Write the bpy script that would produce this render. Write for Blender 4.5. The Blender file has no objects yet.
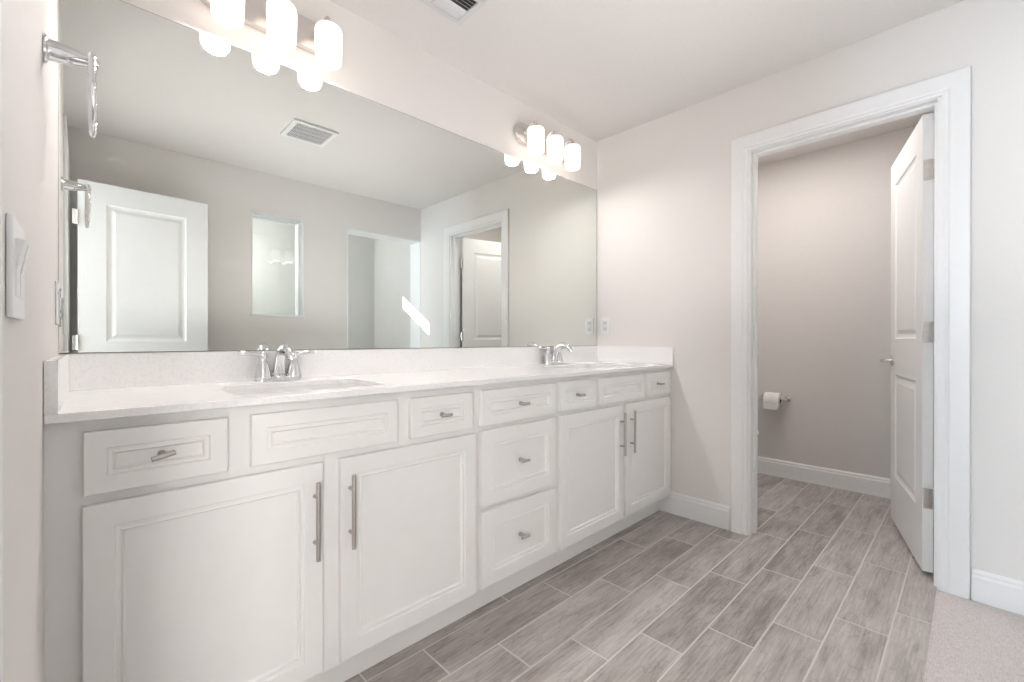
import bpy, bmesh, math
from mathutils import Vector, Matrix
from mathutils.geometry import tessellate_polygon

C = bpy.context.scene
col = C.collection
R = math.radians

# ------------------------------------------------------------------ camera
F_PX, YAW, PITCH = 445.0, 44.05, -0.1
cam_d = bpy.data.cameras.new('camera')
cam_d.sensor_width = 36.0
cam_d.lens = F_PX / 1024.0 * 36.0
cam_d.clip_start = 0.02
cam = bpy.data.objects.new('camera', cam_d)
cam.location = (-2.59, -1.825, 1.054)
cam.rotation_euler = (R(90 + PITCH), 0, R(-YAW))
col.objects.link(cam)
C.camera = cam

# ------------------------------------------------------------------ world, sun, daylight, exposure
w = bpy.data.worlds.new('sky')
C.world = w
w.use_nodes = True
w.node_tree.nodes['Background'].inputs[0].default_value = (0.62, 0.78, 1.0, 1)
w.node_tree.nodes['Background'].inputs[1].default_value = 1.5

sd = bpy.data.lights.new('sun', 'SUN')
sd.energy = 30.0
sd.angle = R(0.5)
sd.color = (1.0, 0.97, 0.93)
sun = bpy.data.objects.new('sun', sd)
sun.rotation_euler = Vector((0.52, 1.0, -0.60)).to_track_quat('-Z', 'Y').to_euler()
col.objects.link(sun)

def area(name, loc, direction, sx, sy, power, colr):
    d = bpy.data.lights.new(name, 'AREA')
    d.shape = 'RECTANGLE'; d.size = sx; d.size_y = sy
    d.energy = power; d.color = colr
    o = bpy.data.objects.new(name, d)
    o.location = loc
    o.rotation_euler = Vector(direction).to_track_quat('-Z', 'Y').to_euler()
    col.objects.link(o)
    return o
# daylight falling in through the neighbouring bedroom's window
area('bedroom_window_daylight', (-5.30, -1.10, 1.35), (1, -0.10, 0), 0.7, 1.2, 31.0, (0.72, 0.87, 1.0))
# the small lamp in the toilet room's ceiling
area('toilet_room_ceiling_light', (0.50, -0.95, 2.42), (0, 0, -1), 0.6, 0.9, 3.3, (1.0, 0.965, 0.935))
area('bedroom_cabinet_fill', (-4.00, -2.76, 1.20), (0.70, 0.7, 0), 1.0, 1.8, 16.0, (1.0, 0.975, 0.96))  # fill added for the cabinet fronts; the bedroom wall behind it is solid
area('bedroom_left_cabinet_fill', (-3.12, -2.76, 1.10), (0.25, 1.0, 0), 0.55, 1.9, 12.0, (1.0, 0.975, 0.96))  # unseen fill added to brighten the left sink cabinet's front
# added fill that brightens the shower (out of sight round the corner)
area('shower_fill', (-1.83, -2.92, 1.75), (1, 0.1, -0.15), 0.6, 0.7, 5.2, (1.0, 0.98, 0.95))

# added up-facing fill bounced off the ceiling, unseen by camera and mirror
area('ceiling_bounce_fill', (-1.40, -1.30, 1.12), (0, 0, 1), 1.6, 0.9, 3.0, (1.0, 0.98, 0.975))

# the six bulbs shining down out of the open vanity shades
for lx in (-2.239, -2.072, -1.905, -0.734, -0.567, -0.400):
    bl = area('vanity_bulb', (lx, -0.102, 2.112), (0, 0, -1), 0.07, 0.07, 0.80 if lx < -1 else 0.52, (1.0, 0.955, 0.93))
    bl.data.shape = 'DISK'
C.cycles.caustics_reflective = False
C.cycles.caustics_refractive = False

C.view_settings.view_transform = 'Standard'
C.view_settings.look = 'None'
C.view_settings.exposure = 1.86
C.view_settings.gamma = 1.0
C.view_settings.use_curve_mapping = False
LAMP_STRENGTH = 0.50

# ------------------------------------------------------------------ materials
def mat(name, color, rough=0.5, metal=0.0, spec=0.5, coat=0.0):
    m = bpy.data.materials.new(name); m.use_nodes = True
    b = m.node_tree.nodes['Principled BSDF']
    b.inputs['Base Color'].default_value = (*color, 1)
    b.inputs['Roughness'].default_value = rough
    b.inputs['Metallic'].default_value = metal
    b.inputs['Specular IOR Level'].default_value = spec
    b.inputs['Coat Weight'].default_value = coat
    return m

def noise_mat(name, c1, c2, scale=40, rough=0.6, bump=0.0, detail=3, stretch=(1, 1, 1), spec=0.4, lo=0.35, hi=0.65):
    m = mat(name, c1, rough, spec=spec)
    n = m.node_tree.nodes; l = m.node_tree.links
    b = n['Principled BSDF']
    tc = n.new('ShaderNodeTexCoord'); mp = n.new('ShaderNodeMapping')
    mp.inputs['Scale'].default_value = stretch
    ns = n.new('ShaderNodeTexNoise'); ns.inputs['Scale'].default_value = scale; ns.inputs['Detail'].default_value = detail
    cr = n.new('ShaderNodeValToRGB')
    cr.color_ramp.elements[0].position = lo; cr.color_ramp.elements[0].color = (*c1, 1)
    cr.color_ramp.elements[1].position = hi; cr.color_ramp.elements[1].color = (*c2, 1)
    l.new(tc.outputs['Object'], mp.inputs[0]); l.new(mp.outputs[0], ns.inputs['Vector'])
    l.new(ns.outputs[0], cr.inputs[0]); l.new(cr.outputs[0], b.inputs['Base Color'])
    if bump:
        bp = n.new('ShaderNodeBump'); bp.inputs['Strength'].default_value = bump; bp.inputs['Distance'].default_value = 0.002
        l.new(ns.outputs[0], bp.inputs['Height']); l.new(bp.outputs[0], b.inputs['Normal'])
    return m

M = {}
M['wall'] = noise_mat('wall_paint', (0.815, 0.785, 0.757), (0.825, 0.795, 0.767), 90, 0.75, 0.12, spec=0.25)
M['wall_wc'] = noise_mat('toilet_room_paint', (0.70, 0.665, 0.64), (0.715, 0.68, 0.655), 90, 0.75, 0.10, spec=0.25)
M['ceil'] = noise_mat('ceiling_paint', (0.79, 0.765, 0.745), (0.805, 0.78, 0.76), 70, 0.9, 0.25, spec=0.1)
M['trim'] = noise_mat('white_trim_enamel', (0.87, 0.865, 0.86), (0.88, 0.875, 0.87), 30, 0.35, spec=0.4)
M['door'] = noise_mat('white_door_paint', (0.81, 0.80, 0.79), (0.82, 0.81, 0.80), 30, 0.4, spec=0.4)
M['cab'] = noise_mat('cabinet_paint', (0.87, 0.855, 0.835), (0.88, 0.865, 0.845), 20, 0.38, spec=0.4)
M['nickel'] = mat('brushed_nickel', (0.50, 0.465, 0.445), 0.34, 1.0)
M['satin'] = mat('satin_nickel_plate', (0.74, 0.71, 0.69), 0.26, 1.0)
M['chrome'] = mat('chrome', (0.74, 0.74, 0.76), 0.07, 1.0)
M['plastic'] = mat('white_plastic', (0.86, 0.86, 0.86), 0.3)
M['slot'] = mat('outlet_face', (0.70, 0.70, 0.72), 0.35)
M['dark'] = mat('dark_gap', (0.03, 0.03, 0.035), 0.6)
M['ventgrey'] = mat('vent_enamel', (0.72, 0.72, 0.73), 0.4)
M['porcelain'] = mat('porcelain', (0.86, 0.86, 0.85), 0.08, coat=0.5)
M['paper'] = noise_mat('tissue_paper', (0.86, 0.84, 0.82), (0.80, 0.78, 0.76), 160, 0.9, 0.2, spec=0.1)
M['card'] = mat('cardboard_core', (0.10, 0.08, 0.07), 0.9)
M['shower'] = noise_mat('shower_surround', (0.71, 0.72, 0.715), (0.73, 0.74, 0.735), 3, 0.5, spec=0.3)
M['jamb'] = mat('shower_jamb_acrylic', (0.84, 0.86, 0.87), 0.4)
M['carpet'] = noise_mat('bedroom_carpet', (0.5, 0.46, 0.42), (0.58, 0.54, 0.5), 200, 0.95, 0.5, spec=0.05)
M['mirror'] = mat('mirror_silver', (0.84, 0.865, 0.835), 0.0, 1.0)
M['mirror_edge'] = mat('mirror_edge', (0.14, 0.14, 0.13), 0.7, 0.0, 0.2)
M['quartz_speck'] = None

def quartz():
    m = mat('white_quartz', (0.8, 0.8, 0.8), 0.12, spec=0.5)
    n = m.node_tree.nodes; l = m.node_tree.links; b = n['Principled BSDF']
    tc = n.new('ShaderNodeTexCoord')
    v = n.new('ShaderNodeTexVoronoi'); v.inputs['Scale'].default_value = 420
    ns = n.new('ShaderNodeTexNoise'); ns.inputs['Scale'].default_value = 130; ns.inputs['Detail'].default_value = 4
    cr = n.new('ShaderNodeValToRGB')
    e = cr.color_ramp.elements
    e[0].position = 0.36; e[0].color = (0.90, 0.885, 0.88, 1)
    e[1].position = 0.50; e[1].color = (0.95, 0.94, 0.935, 1)
    mx = n.new('ShaderNodeMix'); mx.data_type = 'RGBA'; mx.blend_type = 'MULTIPLY'; mx.inputs[0].default_value = 0.03
    l.new(tc.outputs['Object'], v.inputs['Vector']); l.new(tc.outputs['Object'], ns.inputs['Vector'])
    l.new(ns.outputs[0], cr.inputs[0]); l.new(cr.outputs[0], mx.inputs[6]); l.new(v.outputs['Color'], mx.inputs[7])
    l.new(mx.outputs[2], b.inputs['Base Color'])
    return m
M['quartz'] = quartz()

def lampglass():
    m = bpy.data.materials.new('opal_glass_lit'); m.use_nodes = True
    n = m.node_tree.nodes; l = m.node_tree.links
    b = n['Principled BSDF']
    b.inputs['Base Color'].default_value = (0.9, 0.88, 0.86, 1); b.inputs['Roughness'].default_value = 0.2
    b.inputs['Emission Color'].default_value = (1.0, 0.86, 0.765, 1)
    tc = n.new('ShaderNodeTexCoord'); sp = n.new('ShaderNodeSeparateXYZ'); mr = n.new('ShaderNodeMapRange')
    mr.inputs['From Min'].default_value = -0.035; mr.inputs['From Max'].default_value = 0.008
    mr.inputs['To Min'].default_value = LAMP_STRENGTH; mr.inputs['To Max'].default_value = LAMP_STRENGTH * 0.42   # the bulb sits low in the shade
    l.new(tc.outputs['Object'], sp.inputs[0]); l.new(sp.outputs[2], mr.inputs[0]); l.new(mr.outputs[0], b.inputs['Emission Strength'])
    return m
M['lamp'] = lampglass()

def thin_glass(name, tint, refl=1.0):
    m = bpy.data.materials.new(name); m.use_nodes = True
    n = m.node_tree.nodes; l = m.node_tree.links; n.clear()
    o = n.new('ShaderNodeOutputMaterial'); mx = n.new('ShaderNodeMixShader')
    t = n.new('ShaderNodeBsdfTransparent'); t.inputs[0].default_value = (*tint, 1)
    g = n.new('ShaderNodeBsdfGlossy'); g.inputs['Roughness'].default_value = 0.02
    fr = n.new('ShaderNodeFresnel'); fr.inputs[0].default_value = 1.5
    l.new(fr.outputs[0], mx.inputs[0]); l.new(t.outputs[0], mx.inputs[1]); l.new(g.outputs[0], mx.inputs[2])
    l.new(mx.outputs[0], o.inputs[0])
    return m
M['glass'] = thin_glass('clear_glass', (0.94, 0.955, 0.95))

def tile_floor():
    m = bpy.data.materials.new('wood_look_porcelain_tile'); m.use_nodes = True
    n = m.node_tree.nodes; l = m.node_tree.links; b = n['Principled BSDF']
    geo = n.new('ShaderNodeNewGeometry'); sp = n.new('ShaderNodeSeparateXYZ')
    l.new(geo.outputs['Position'], sp.inputs[0])
    def mth(op, a, bb=None, c=None):
        k = n.new('ShaderNodeMath'); k.operation = op
        for i, v in enumerate((a, bb, c)):
            if v is None: continue
            if isinstance(v, (int, float)): k.inputs[i].default_value = v
            else: l.new(v, k.inputs[i])
        return k.outputs[0]
    X, Y = sp.outputs[0], sp.outputs[1]
    P, Lh = 0.1565, 0.61
    r = mth('DIVIDE', mth('SUBTRACT', mth('MULTIPLY', Y, -1.0), 0.5255), P)     # 0 at first grout line
    row = mth('FLOOR', r); fr = mth('SUBTRACT', r, row)
    cx = mth('DIVIDE', mth('SUBTRACT', mth('ADD', X, 0.535), mth('MULTIPLY', row, 0.2045)), Lh)
    cl = mth('FLOOR', cx); fx = mth('SUBTRACT', cx, cl)
    dy = mth('MULTIPLY', mth('MINIMUM', fr, mth('SUBTRACT', 1.0, fr)), P)
    dx = mth('MULTIPLY', mth('MINIMUM', fx, mth('SUBTRACT', 1.0, fx)), Lh)
    d = mth('MINIMUM', dx, dy)
    gm = n.new('ShaderNodeMapRange'); gm.interpolation_type = 'SMOOTHSTEP'
    gm.inputs['From Min'].default_value = 0.0024; gm.inputs['From Max'].default_value = 0.0034
    l.new(d, gm.inputs['Value'])                                   # 0 in grout, 1 on tile
    cb = n.new('ShaderNodeCombineXYZ'); l.new(row, cb.inputs[0]); l.new(cl, cb.inputs[1])
    wn = n.new('ShaderNodeTexWhiteNoise'); l.new(cb.outputs[0], wn.inputs['Vector'])
    # grain coordinates, shifted for every tile
    off = n.new('ShaderNodeVectorMath'); off.operation = 'SCALE'; off.inputs['Scale'].default_value = 17.0
    l.new(wn.outputs['Color'], off.inputs[0])
    add = n.new('ShaderNodeVectorMath'); add.operation = 'ADD'
    l.new(geo.outputs['Position'], add.inputs[0]); l.new(off.outputs[0], add.inputs[1])
    mp = n.new('ShaderNodeMapping'); mp.inputs['Scale'].default_value = (2.4, 11.0, 1.0)
    l.new(add.outputs[0], mp.inputs[0])
    n1 = n.new('ShaderNodeTexNoise'); n1.inputs['Scale'].default_value = 1.5; n1.inputs['Detail'].default_value = 3
    n1.inputs['Distortion'].default_value = 0.5
    l.new(mp.outputs[0], n1.inputs['Vector'])
    rings = mth('FRACT', mth('MULTIPLY', n1.outputs[0], 7.0))
    rings = mth('ABSOLUTE', mth('SUBTRACT', rings, 0.5))           # 0..0.5 contour bands
    mp2 = n.new('ShaderNodeMapping'); mp2.inputs['Scale'].default_value = (7.0, 130.0, 1.0)
    l.new(add.outputs[0], mp2.inputs[0])
    n2 = n.new('ShaderNodeTexNoise'); n2.inputs['Scale'].default_value = 1.0; n2.inputs['Detail'].default_value = 5
    l.new(mp2.outputs[0], n2.inputs['Vector'])
    mp3 = n.new('ShaderNodeMapping'); mp3.inputs['Scale'].default_value = (1.8, 8.0, 1.0)
    l.new(add.outputs[0], mp3.inputs[0])
    n3 = n.new('ShaderNodeTexNoise'); n3.inputs['Scale'].default_value = 2.0; n3.inputs['Detail'].default_value = 6
    n3.inputs['Roughness'].default_value = 0.65
    l.new(mp3.outputs[0], n3.inputs['Vector'])
    # thin dark veins along some of the contours
    vein = n.new('ShaderNodeMapRange'); vein.interpolation_type = 'SMOOTHSTEP'
    vein.inputs['From Min'].default_value = 0.0; vein.inputs['From Max'].default_value = 0.13
    l.new(rings, vein.inputs['Value'])
    t = mth('ADD', mth('MULTIPLY', n2.outputs[0], 0.36), mth('MULTIPLY', vein.outputs[0], 0.07))
    t = mth('ADD', t, mth('MULTIPLY', n3.outputs[0], 0.62))
    t = mth('ADD', t, mth('MULTIPLY', mth('SUBTRACT', wn.outputs['Value'], 0.5), 0.14))
    cr = n.new('ShaderNodeValToRGB'); e = cr.color_ramp.elements
    e[0].position = 0.375; e[0].color = (0.26, 0.228, 0.213, 1)
    e[1].position = 0.71; e[1].color = (0.59, 0.545, 0.52, 1)
    k = cr.color_ramp.elements.new(0.55); k.color = (0.43, 0.392, 0.372, 1)
    l.new(t, cr.inputs[0])
    mx = n.new('ShaderNodeMix'); mx.data_type = 'RGBA'
    l.new(gm.outputs[0], mx.inputs[0]); mx.inputs[6].default_value = (0.68, 0.64, 0.62, 1); l.new(cr.outputs[0], mx.inputs[7])
    l.new(mx.outputs[2], b.inputs['Base Color'])
    ro = mth('MULTIPLY_ADD', gm.outputs[0], -0.38, 0.80)
    l.new(ro, b.inputs['Roughness'])
    bp = n.new('ShaderNodeBump'); bp.inputs['Strength'].default_value = 0.35; bp.inputs['Distance'].default_value = 0.0015
    l.new(mth('ADD', gm.outputs[0], mth('MULTIPLY', n2.outputs[0], 0.25)), bp.inputs['Height']); l.new(bp.outputs[0], b.inputs['Normal'])
    return m
M['tile'] = tile_floor()

def mat_weave():
    m = mat('woven_mat', (0.6, 0.55, 0.53), 0.95, spec=0.05)
    n = m.node_tree.nodes; l = m.node_tree.links; b = n['Principled BSDF']
    tc = n.new('ShaderNodeTexCoord')
    outs = []
    for sc in ((45, 330, 1), (330, 45, 1)):
        mp = n.new('ShaderNodeMapping'); mp.inputs['Scale'].default_value = sc
        ns = n.new('ShaderNodeTexNoise'); ns.inputs['Scale'].default_value = 1.0; ns.inputs['Detail'].default_value = 3
        l.new(tc.outputs['Object'], mp.inputs[0]); l.new(mp.outputs[0], ns.inputs['Vector']); outs.append(ns.outputs[0])
    ad = n.new('ShaderNodeMath'); ad.operation = 'ADD'; l.new(outs[0], ad.inputs[0]); l.new(outs[1], ad.inputs[1])
    cr = n.new('ShaderNodeValToRGB'); e = cr.color_ramp.elements
    hf = n.new('ShaderNodeMath'); hf.operation = 'MULTIPLY'; hf.inputs[1].default_value = 0.5; l.new(ad.outputs[0], hf.inputs[0])
    e[0].position = 0.38; e[0].color = (0.55, 0.505, 0.49, 1); e[1].position = 0.60; e[1].color = (0.72, 0.67, 0.655, 1)
    l.new(hf.outputs[0], cr.inputs[0]); l.new(cr.outputs[0], b.inputs['Base Color'])
    bp = n.new('ShaderNodeBump'); bp.inputs['Strength'].default_value = 0.6; bp.inputs['Distance'].default_value = 0.002
    l.new(hf.outputs[0], bp.inputs['Height']); l.new(bp.outputs[0], b.inputs['Normal'])
    return m
M['mat'] = mat_weave()

# ------------------------------------------------------------------ mesh helpers
def box(bm, x0, x1, y0, y1, z0, z1, bev=0.0, seg=2):
    x0, x1 = min(x0, x1), max(x0, x1); y0, y1 = min(y0, y1), max(y0, y1); z0, z1 = min(z0, z1), max(z0, z1)
    r = bmesh.ops.create_cube(bm, size=1.0)
    vs = r['verts']
    for v in vs:
        v.co = Vector(((x0 + x1) / 2 + v.co.x * (x1 - x0), (y0 + y1) / 2 + v.co.y * (y1 - y0), (z0 + z1) / 2 + v.co.z * (z1 - z0)))
    if bev:
        es = list({e for v in vs for e in v.link_edges})
        bmesh.ops.bevel(bm, geom=es, offset=bev, segments=seg, profile=0.5, affect='EDGES')

def prism(bm, pts, axis, a, b):
    """extrude a closed 2-D outline along an axis (0,1,2); pts are the two other coordinates in order"""
    def P(p, t):
        q = [0, 0, 0]; o = [i for i in range(3) if i != axis]
        q[o[0]], q[o[1]], q[axis] = p[0], p[1], t
        return q
    A = [bm.verts.new(P(p, a)) for p in pts]; B = [bm.verts.new(P(p, b)) for p in pts]
    n = len(pts)
    for i in range(n): bm.faces.new((A[i], A[(i + 1) % n], B[(i + 1) % n], B[i]))
    bm.faces.new(A[::-1]); bm.faces.new(B)

def lathe(bm, prof, seg=32, mtx=None):
    """prof: (radius, z) from bottom to top around Z"""
    mtx = mtx or Matrix.Identity(4)
    rings = []
    for r, z in prof:
        if r < 1e-6: rings.append([bm.verts.new(mtx @ Vector((0, 0, z)))])
        else: rings.append([bm.verts.new(mtx @ Vector((r * math.cos(2 * math.pi * i / seg), r * math.sin(2 * math.pi * i / seg), z))) for i in range(seg)])
    for a, b in zip(rings, rings[1:]):
        for i in range(seg):
            j = (i + 1) % seg
            if len(a) == 1 and len(b) == 1: continue
            if len(a) == 1: bm.faces.new((a[0], b[j], b[i]))
            elif len(b) == 1: bm.faces.new((a[i], a[j], b[0]))
            else: bm.faces.new((a[i], a[j], b[j], b[i]))
    if len(rings[0]) > 1: bm.faces.new(rings[0][::-1])
    if len(rings[-1]) > 1: bm.faces.new(rings[-1])

def axis_mtx(origin, direction):
    return Matrix.Translation(Vector(origin)) @ Vector(direction).to_track_quat('Z', 'Y').to_matrix().to_4x4()

def tube(bm, path, rad, seg=16, closed=False, squash=None):
    """sweep a circle along points; rad is a number or one per point; squash=(a,b) scales the section"""
    pts = [Vector(p) for p in path]; n = len(pts)
    rads = rad if isinstance(rad, (list, tuple)) else [rad] * n
    sq = squash or (1, 1)
    tang = []
    for i in range(n):
        if closed: t = pts[(i + 1) % n] - pts[i - 1]
        else: t = pts[min(i + 1, n - 1)] - pts[max(i - 1, 0)]
        tang.append(t.normalized())
    up = Vector((0, 0, 1)) if abs(tang[0].z) < 0.9 else Vector((1, 0, 0))
    rings = []
    nrm = (up - tang[0] * up.dot(tang[0])).normalized()
    for i in range(n):
        nrm = (nrm - tang[i] * nrm.dot(tang[i])).normalized()
        bi = tang[i].cross(nrm)
        rings.append([bm.verts.new(pts[i] + nrm * math.cos(2 * math.pi * k / seg) * rads[i] * sq[0] + bi * math.sin(2 * math.pi * k / seg) * rads[i] * sq[1]) for k in range(seg)])
    m = n if closed else n - 1
    for i in range(m):
        a, b = rings[i], rings[(i + 1) % n]
        for k in range(seg): bm.faces.new((a[k], a[(k + 1) % seg], b[(k + 1) % seg], b[k]))
    if not closed: bm.faces.new(rings[0][::-1]); bm.faces.new(rings[-1])

def arc(p0, p1, p2, n=14):
    """quadratic bezier"""
    p0, p1, p2 = Vector(p0), Vector(p1), Vector(p2)
    return [p0 * (1 - t) ** 2 + p1 * 2 * t * (1 - t) + p2 * t * t for t in [i / n for i in range(n + 1)]]

def obj(name, bm, m, parent=None, smooth=None, offset=None):
    bmesh.ops.recalc_face_normals(bm, faces=bm.faces)
    me = bpy.data.meshes.new(name); bm.to_mesh(me); bm.free()
    me.materials.append(m)
    if smooth:
        me.polygons.foreach_set('use_smooth', [True] * len(me.polygons))
        me.set_sharp_from_angle(angle=R(smooth))
    o = bpy.data.objects.new(name, me); col.objects.link(o)
    if parent: o.parent = parent
    if offset: o.location = offset
    return o

def thing(name, label, cat, loc=(0, 0, 0), rotz=0, group=None, kind=None):
    o = bpy.data.objects.new(name, None); col.objects.link(o)
    o.empty_display_size = 0.05
    o.location = loc; o.rotation_euler = (0, 0, rotz)
    o['label'] = label; o['category'] = cat
    if group: o['group'] = group
    if kind: o['kind'] = kind
    return o

def tag(o, label, cat, group=None):
    o['label'] = label; o['category'] = cat
    if group: o['group'] = group
    return o

def struct(name, bm, m, parent=None, smooth=None, label=None, cat=None):
    o = obj(name, bm, m, parent, smooth)
    if not parent:
        o['kind'] = 'structure'
        o['label'] = label or name.replace('_', ' ')
        o['category'] = cat or name.split('_')[0]
    return o

def copy_tree(o, parent=None):
    c = o.copy(); col.objects.link(c); c.parent = parent
    for ch in list(o.children): copy_tree(ch, c)
    return c

def slab_with_holes(bm, outer, holes, z0, z1):
    """horizontal slab with through holes (lists of xy points)"""
    loops = [outer] + holes
    flat = [p for lp in loops for p in lp]
    tris = tessellate_polygon([[Vector((x, y, 0)) for x, y in lp] for lp in loops])
    T = [bm.verts.new((x, y, z1)) for x, y in flat]; B = [bm.verts.new((x, y, z0)) for x, y in flat]
    for t in tris:
        bm.faces.new([T[i] for i in t]); bm.faces.new([B[i] for i in t][::-1])
    k = 0
    for lp in loops:
        n = len(lp)
        for i in range(n):
            j = (i + 1) % n
            bm.faces.new((T[k + i], T[k + j], B[k + j], B[k + i]))
        k += n

def rrect(cx, cy, w_, h_, r, n=6):
    out = []
    for sx, sy, a0 in ((1, 1, 0), (-1, 1, 90), (-1, -1, 180), (1, -1, 270)):
        for i in range(n + 1):
            a = R(a0 + 90 * i / n)
            out.append((cx + sx * (w_ / 2 - r) + r * math.cos(a), cy + sy * (h_ / 2 - r) + r * math.sin(a)))
    return out

def nested_panel(bm, w_, h_, prof, back):
    """front panel in local XZ, centre at origin, front at y=0 looking to -y, back at y=+back.
    prof = [(inset, depth)] rings walked inwards; depth > 0 goes into the panel"""
    rings = []
    def ring(ins, y):
        a, b = w_ / 2 - ins, h_ / 2 - ins
        return [bm.verts.new(p) for p in ((-a, y, -b), (a, y, -b), (a, y, b), (-a, y, b))]
    rings.append(ring(0, back))
    rings.append(ring(0, 0.0025))
    rings.append(ring(0.0008, 0.0008))
    rings.append(ring(0.0025, 0.0))
    for ins, d in prof: rings.append(ring(ins, d))
    for a, b in zip(rings, rings[1:]):
        for i in range(4): bm.faces.new((a[i], a[(i + 1) % 4], b[(i + 1) % 4], b[i]))
    bm.faces.new(rings[-1]); bm.faces.new(rings[0][::-1])

# ------------------------------------------------------------------ the room shell
CEIL = 2.44
def lw(y): return -2.6375 + 0.0125 * y          # the left wall runs very slightly out of square
YF = -2.26                                     # wall behind the camera (seen in the mirror)
T = 0.115

# floor: tiles through the bathroom, the toilet room and the shower
bm = bmesh.new(); box(bm, -2.72, 1.30, -3.42, 0.0, -0.05, 0.0)
struct('floor', bm, M['tile'], label='floor of grey wood-look plank tiles with pale grout')
bm = bmesh.new(); box(bm, -5.4, 1.40, -3.5, 1.25, CEIL, CEIL + 0.05)
struct('ceiling', bm, M['ceil'], label='smooth off-white ceiling')

bm = bmesh.new(); box(bm, -2.80, 1.40, 0.0, 0.10, -0.05, CEIL)
struct('wall_back', bm, M['wall'], label='off-white wall behind the long vanity mirror')

# left wall with the entry doorway, y -1.27 .. -1.93
ED0, ED1, EDH = -1.296, -2.006, 2.066
def left_seg(bm, ya, yb, z0, z1):
    prism(bm, [(lw(ya), ya), (lw(yb), yb), (lw(yb) - T, yb), (lw(ya) - T, ya)], 2, z0, z1)
bm = bmesh.new()
left_seg(bm, 0.0, ED0 + 0.0, -0.05, CEIL)
left_seg(bm, ED0, ED1, EDH, CEIL)
left_seg(bm, ED1, -2.36, -0.05, CEIL)
struct('wall_left', bm, M['wall'], label='off-white left wall with the entry doorway')

# right wall (x=0) with the toilet room doorway
WD0, WD1, WDH = -0.978, -1.741, 2.088
bm = bmesh.new()
box(bm, 0, T, 0, WD0, -0.05, CEIL); box(bm, 0, T, WD0, WD1, WDH, CEIL)
box(bm, 0, T, WD1, YF - 0.2, -0.05, CEIL)
wr = struct('wall_right', bm, M['wall'], label='off-white right wall with the doorway to the toilet room')

# wall behind the camera, with a glazed opening and the shower entrance
NX0, NX1, NZ0, NZ1 = -1.597, -1.187, 1.252, 2.105
SX0, SZ = -0.80, 2.108
bm = bmesh.new()
yb = YF - 0.20
box(bm, -2.80, NX0, YF, yb, -0.05, CEIL); box(bm, NX1, SX0, YF, yb, -0.05, CEIL)
box(bm, NX0, NX1, YF, yb, -0.05, NZ0); box(bm, NX0, NX1, YF, yb, NZ1, CEIL)
box(bm, SX0, 0.0, YF, yb, SZ, CEIL)
struct('wall_front', bm, M['wall'], label='off-white wall with the shower entrance, seen in the mirror')

# shower room behind it; its window lets in the sliver of sun
SB = -3.30
bm = bmesh.new()
box(bm, -1.85, -0.671, SB, SB - 0.1, 0, CEIL); box(bm, -0.354, 0.115, SB, SB - 0.1, 0, CEIL)
box(bm, -0.671, -0.354, SB, SB - 0.1, 0, 1.828); box(bm, -0.671, -0.354, SB, SB - 0.1, 2.010, CEIL)
struct('wall_shower_back', bm, M['shower'], label='pale glossy shower wall seen through the glass')
bm = bmesh.new(); box(bm, -1.95, -1.85, YF - 0.2, SB, 0, CEIL)
struct('wall_shower_left', bm, M['shower'], label='pale glossy left shower wall')
bm = bmesh.new(); box(bm, 0.0, T, YF - 0.2, SB, 0, CEIL)
struct('wall_shower_right', bm, M['shower'], label='pale glossy right shower wall with a streak of sun')
bm = bmesh.new()
box(bm, -0.004, 0.0, YF - 0.004, YF - 0.2, 0.0, SZ)
struct('trim_7', bm, M['jamb'], label='white liner on the right side of the shower entrance')
bm = bmesh.new()
box(bm, SX0, SX0 + 0.012, YF + 0.003, YF - 0.2, 0.0, SZ, 0.002); box(bm, SX0, -0.004, YF + 0.003, YF - 0.2, SZ - 0.012, SZ, 0.002)
struct('trim_6', bm, M['jamb'], label='white liner around the shower entrance')
bm = bmesh.new(); box(bm, SX0 + 0.012, -0.004, YF - 0.06, YF - 0.2, 0.0, 0.10, 0.006)
struct('trim_8', bm, M['jamb'], label='white shower curb')

# toilet room
WX = 1.283
bm = bmesh.new(); box(bm, WX, WX + 0.1, 0, -1.95, 0, CEIL)
struct('wall_toilet_room', bm, M['wall_wc'], label='warm greige far wall of the toilet room')
bm = bmesh.new(); box(bm, T, WX, -1.90, -1.99, 0, CEIL)
struct('wall_toilet_room_side', bm, M['wall_wc'], label='warm greige side wall of the toilet room')
bm = bmesh.new()
box(bm, T, T + 0.004, 0, WD0 + 0.09, 0, CEIL); box(bm, T, T + 0.004, WD0 + 0.09, WD1 - 0.09, 2.16, CEIL)
box(bm, T, WX, 0.0, -0.004, 0, CEIL)
struct('wall_toilet_room_inside', bm, M['wall_wc'], label='greige paint inside the toilet room')

# neighbouring bedroom that the camera stands towards
bm = bmesh.new(); box(bm, -5.4, -2.72, -2.9, 1.25, -0.06, -0.002)
struct('floor_bedroom', bm, M['carpet'], label='carpet of the bedroom beyond the entry door')
bm = bmesh.new()
WYa, WYb, WZa, WZb = -1.46, -0.74, 0.75, 1.96
box(bm, -5.30, -5.2, -2.9, WYa, 0, CEIL); box(bm, -5.30, -5.2, WYb, 1.25, 0, CEIL)
box(bm, -5.30, -5.2, WYa, WYb, 0, WZa); box(bm, -5.30, -5.2, WYa, WYb, WZb, CEIL)
box(bm, -5.30, -2.75, -2.9, -2.8, 0, CEIL); box(bm, -5.30, -2.75, 1.15, 1.25, 0, CEIL)
box(bm, -2.755, -2.80, 0.1, 1.2, 0, CEIL); box(bm, -2.755, -2.80, -2.36, -2.9, 0, CEIL)
struct('wall_bedroom', bm, M['wall'], label='walls of the bedroom beyond the entry door')
bm = bmesh.new()
for a in (WYa, (WYa + WYb) / 2 - 0.02, WYb - 0.04): box(bm, -5.25, -5.21, a, a + 0.04, WZa, WZb)
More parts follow.
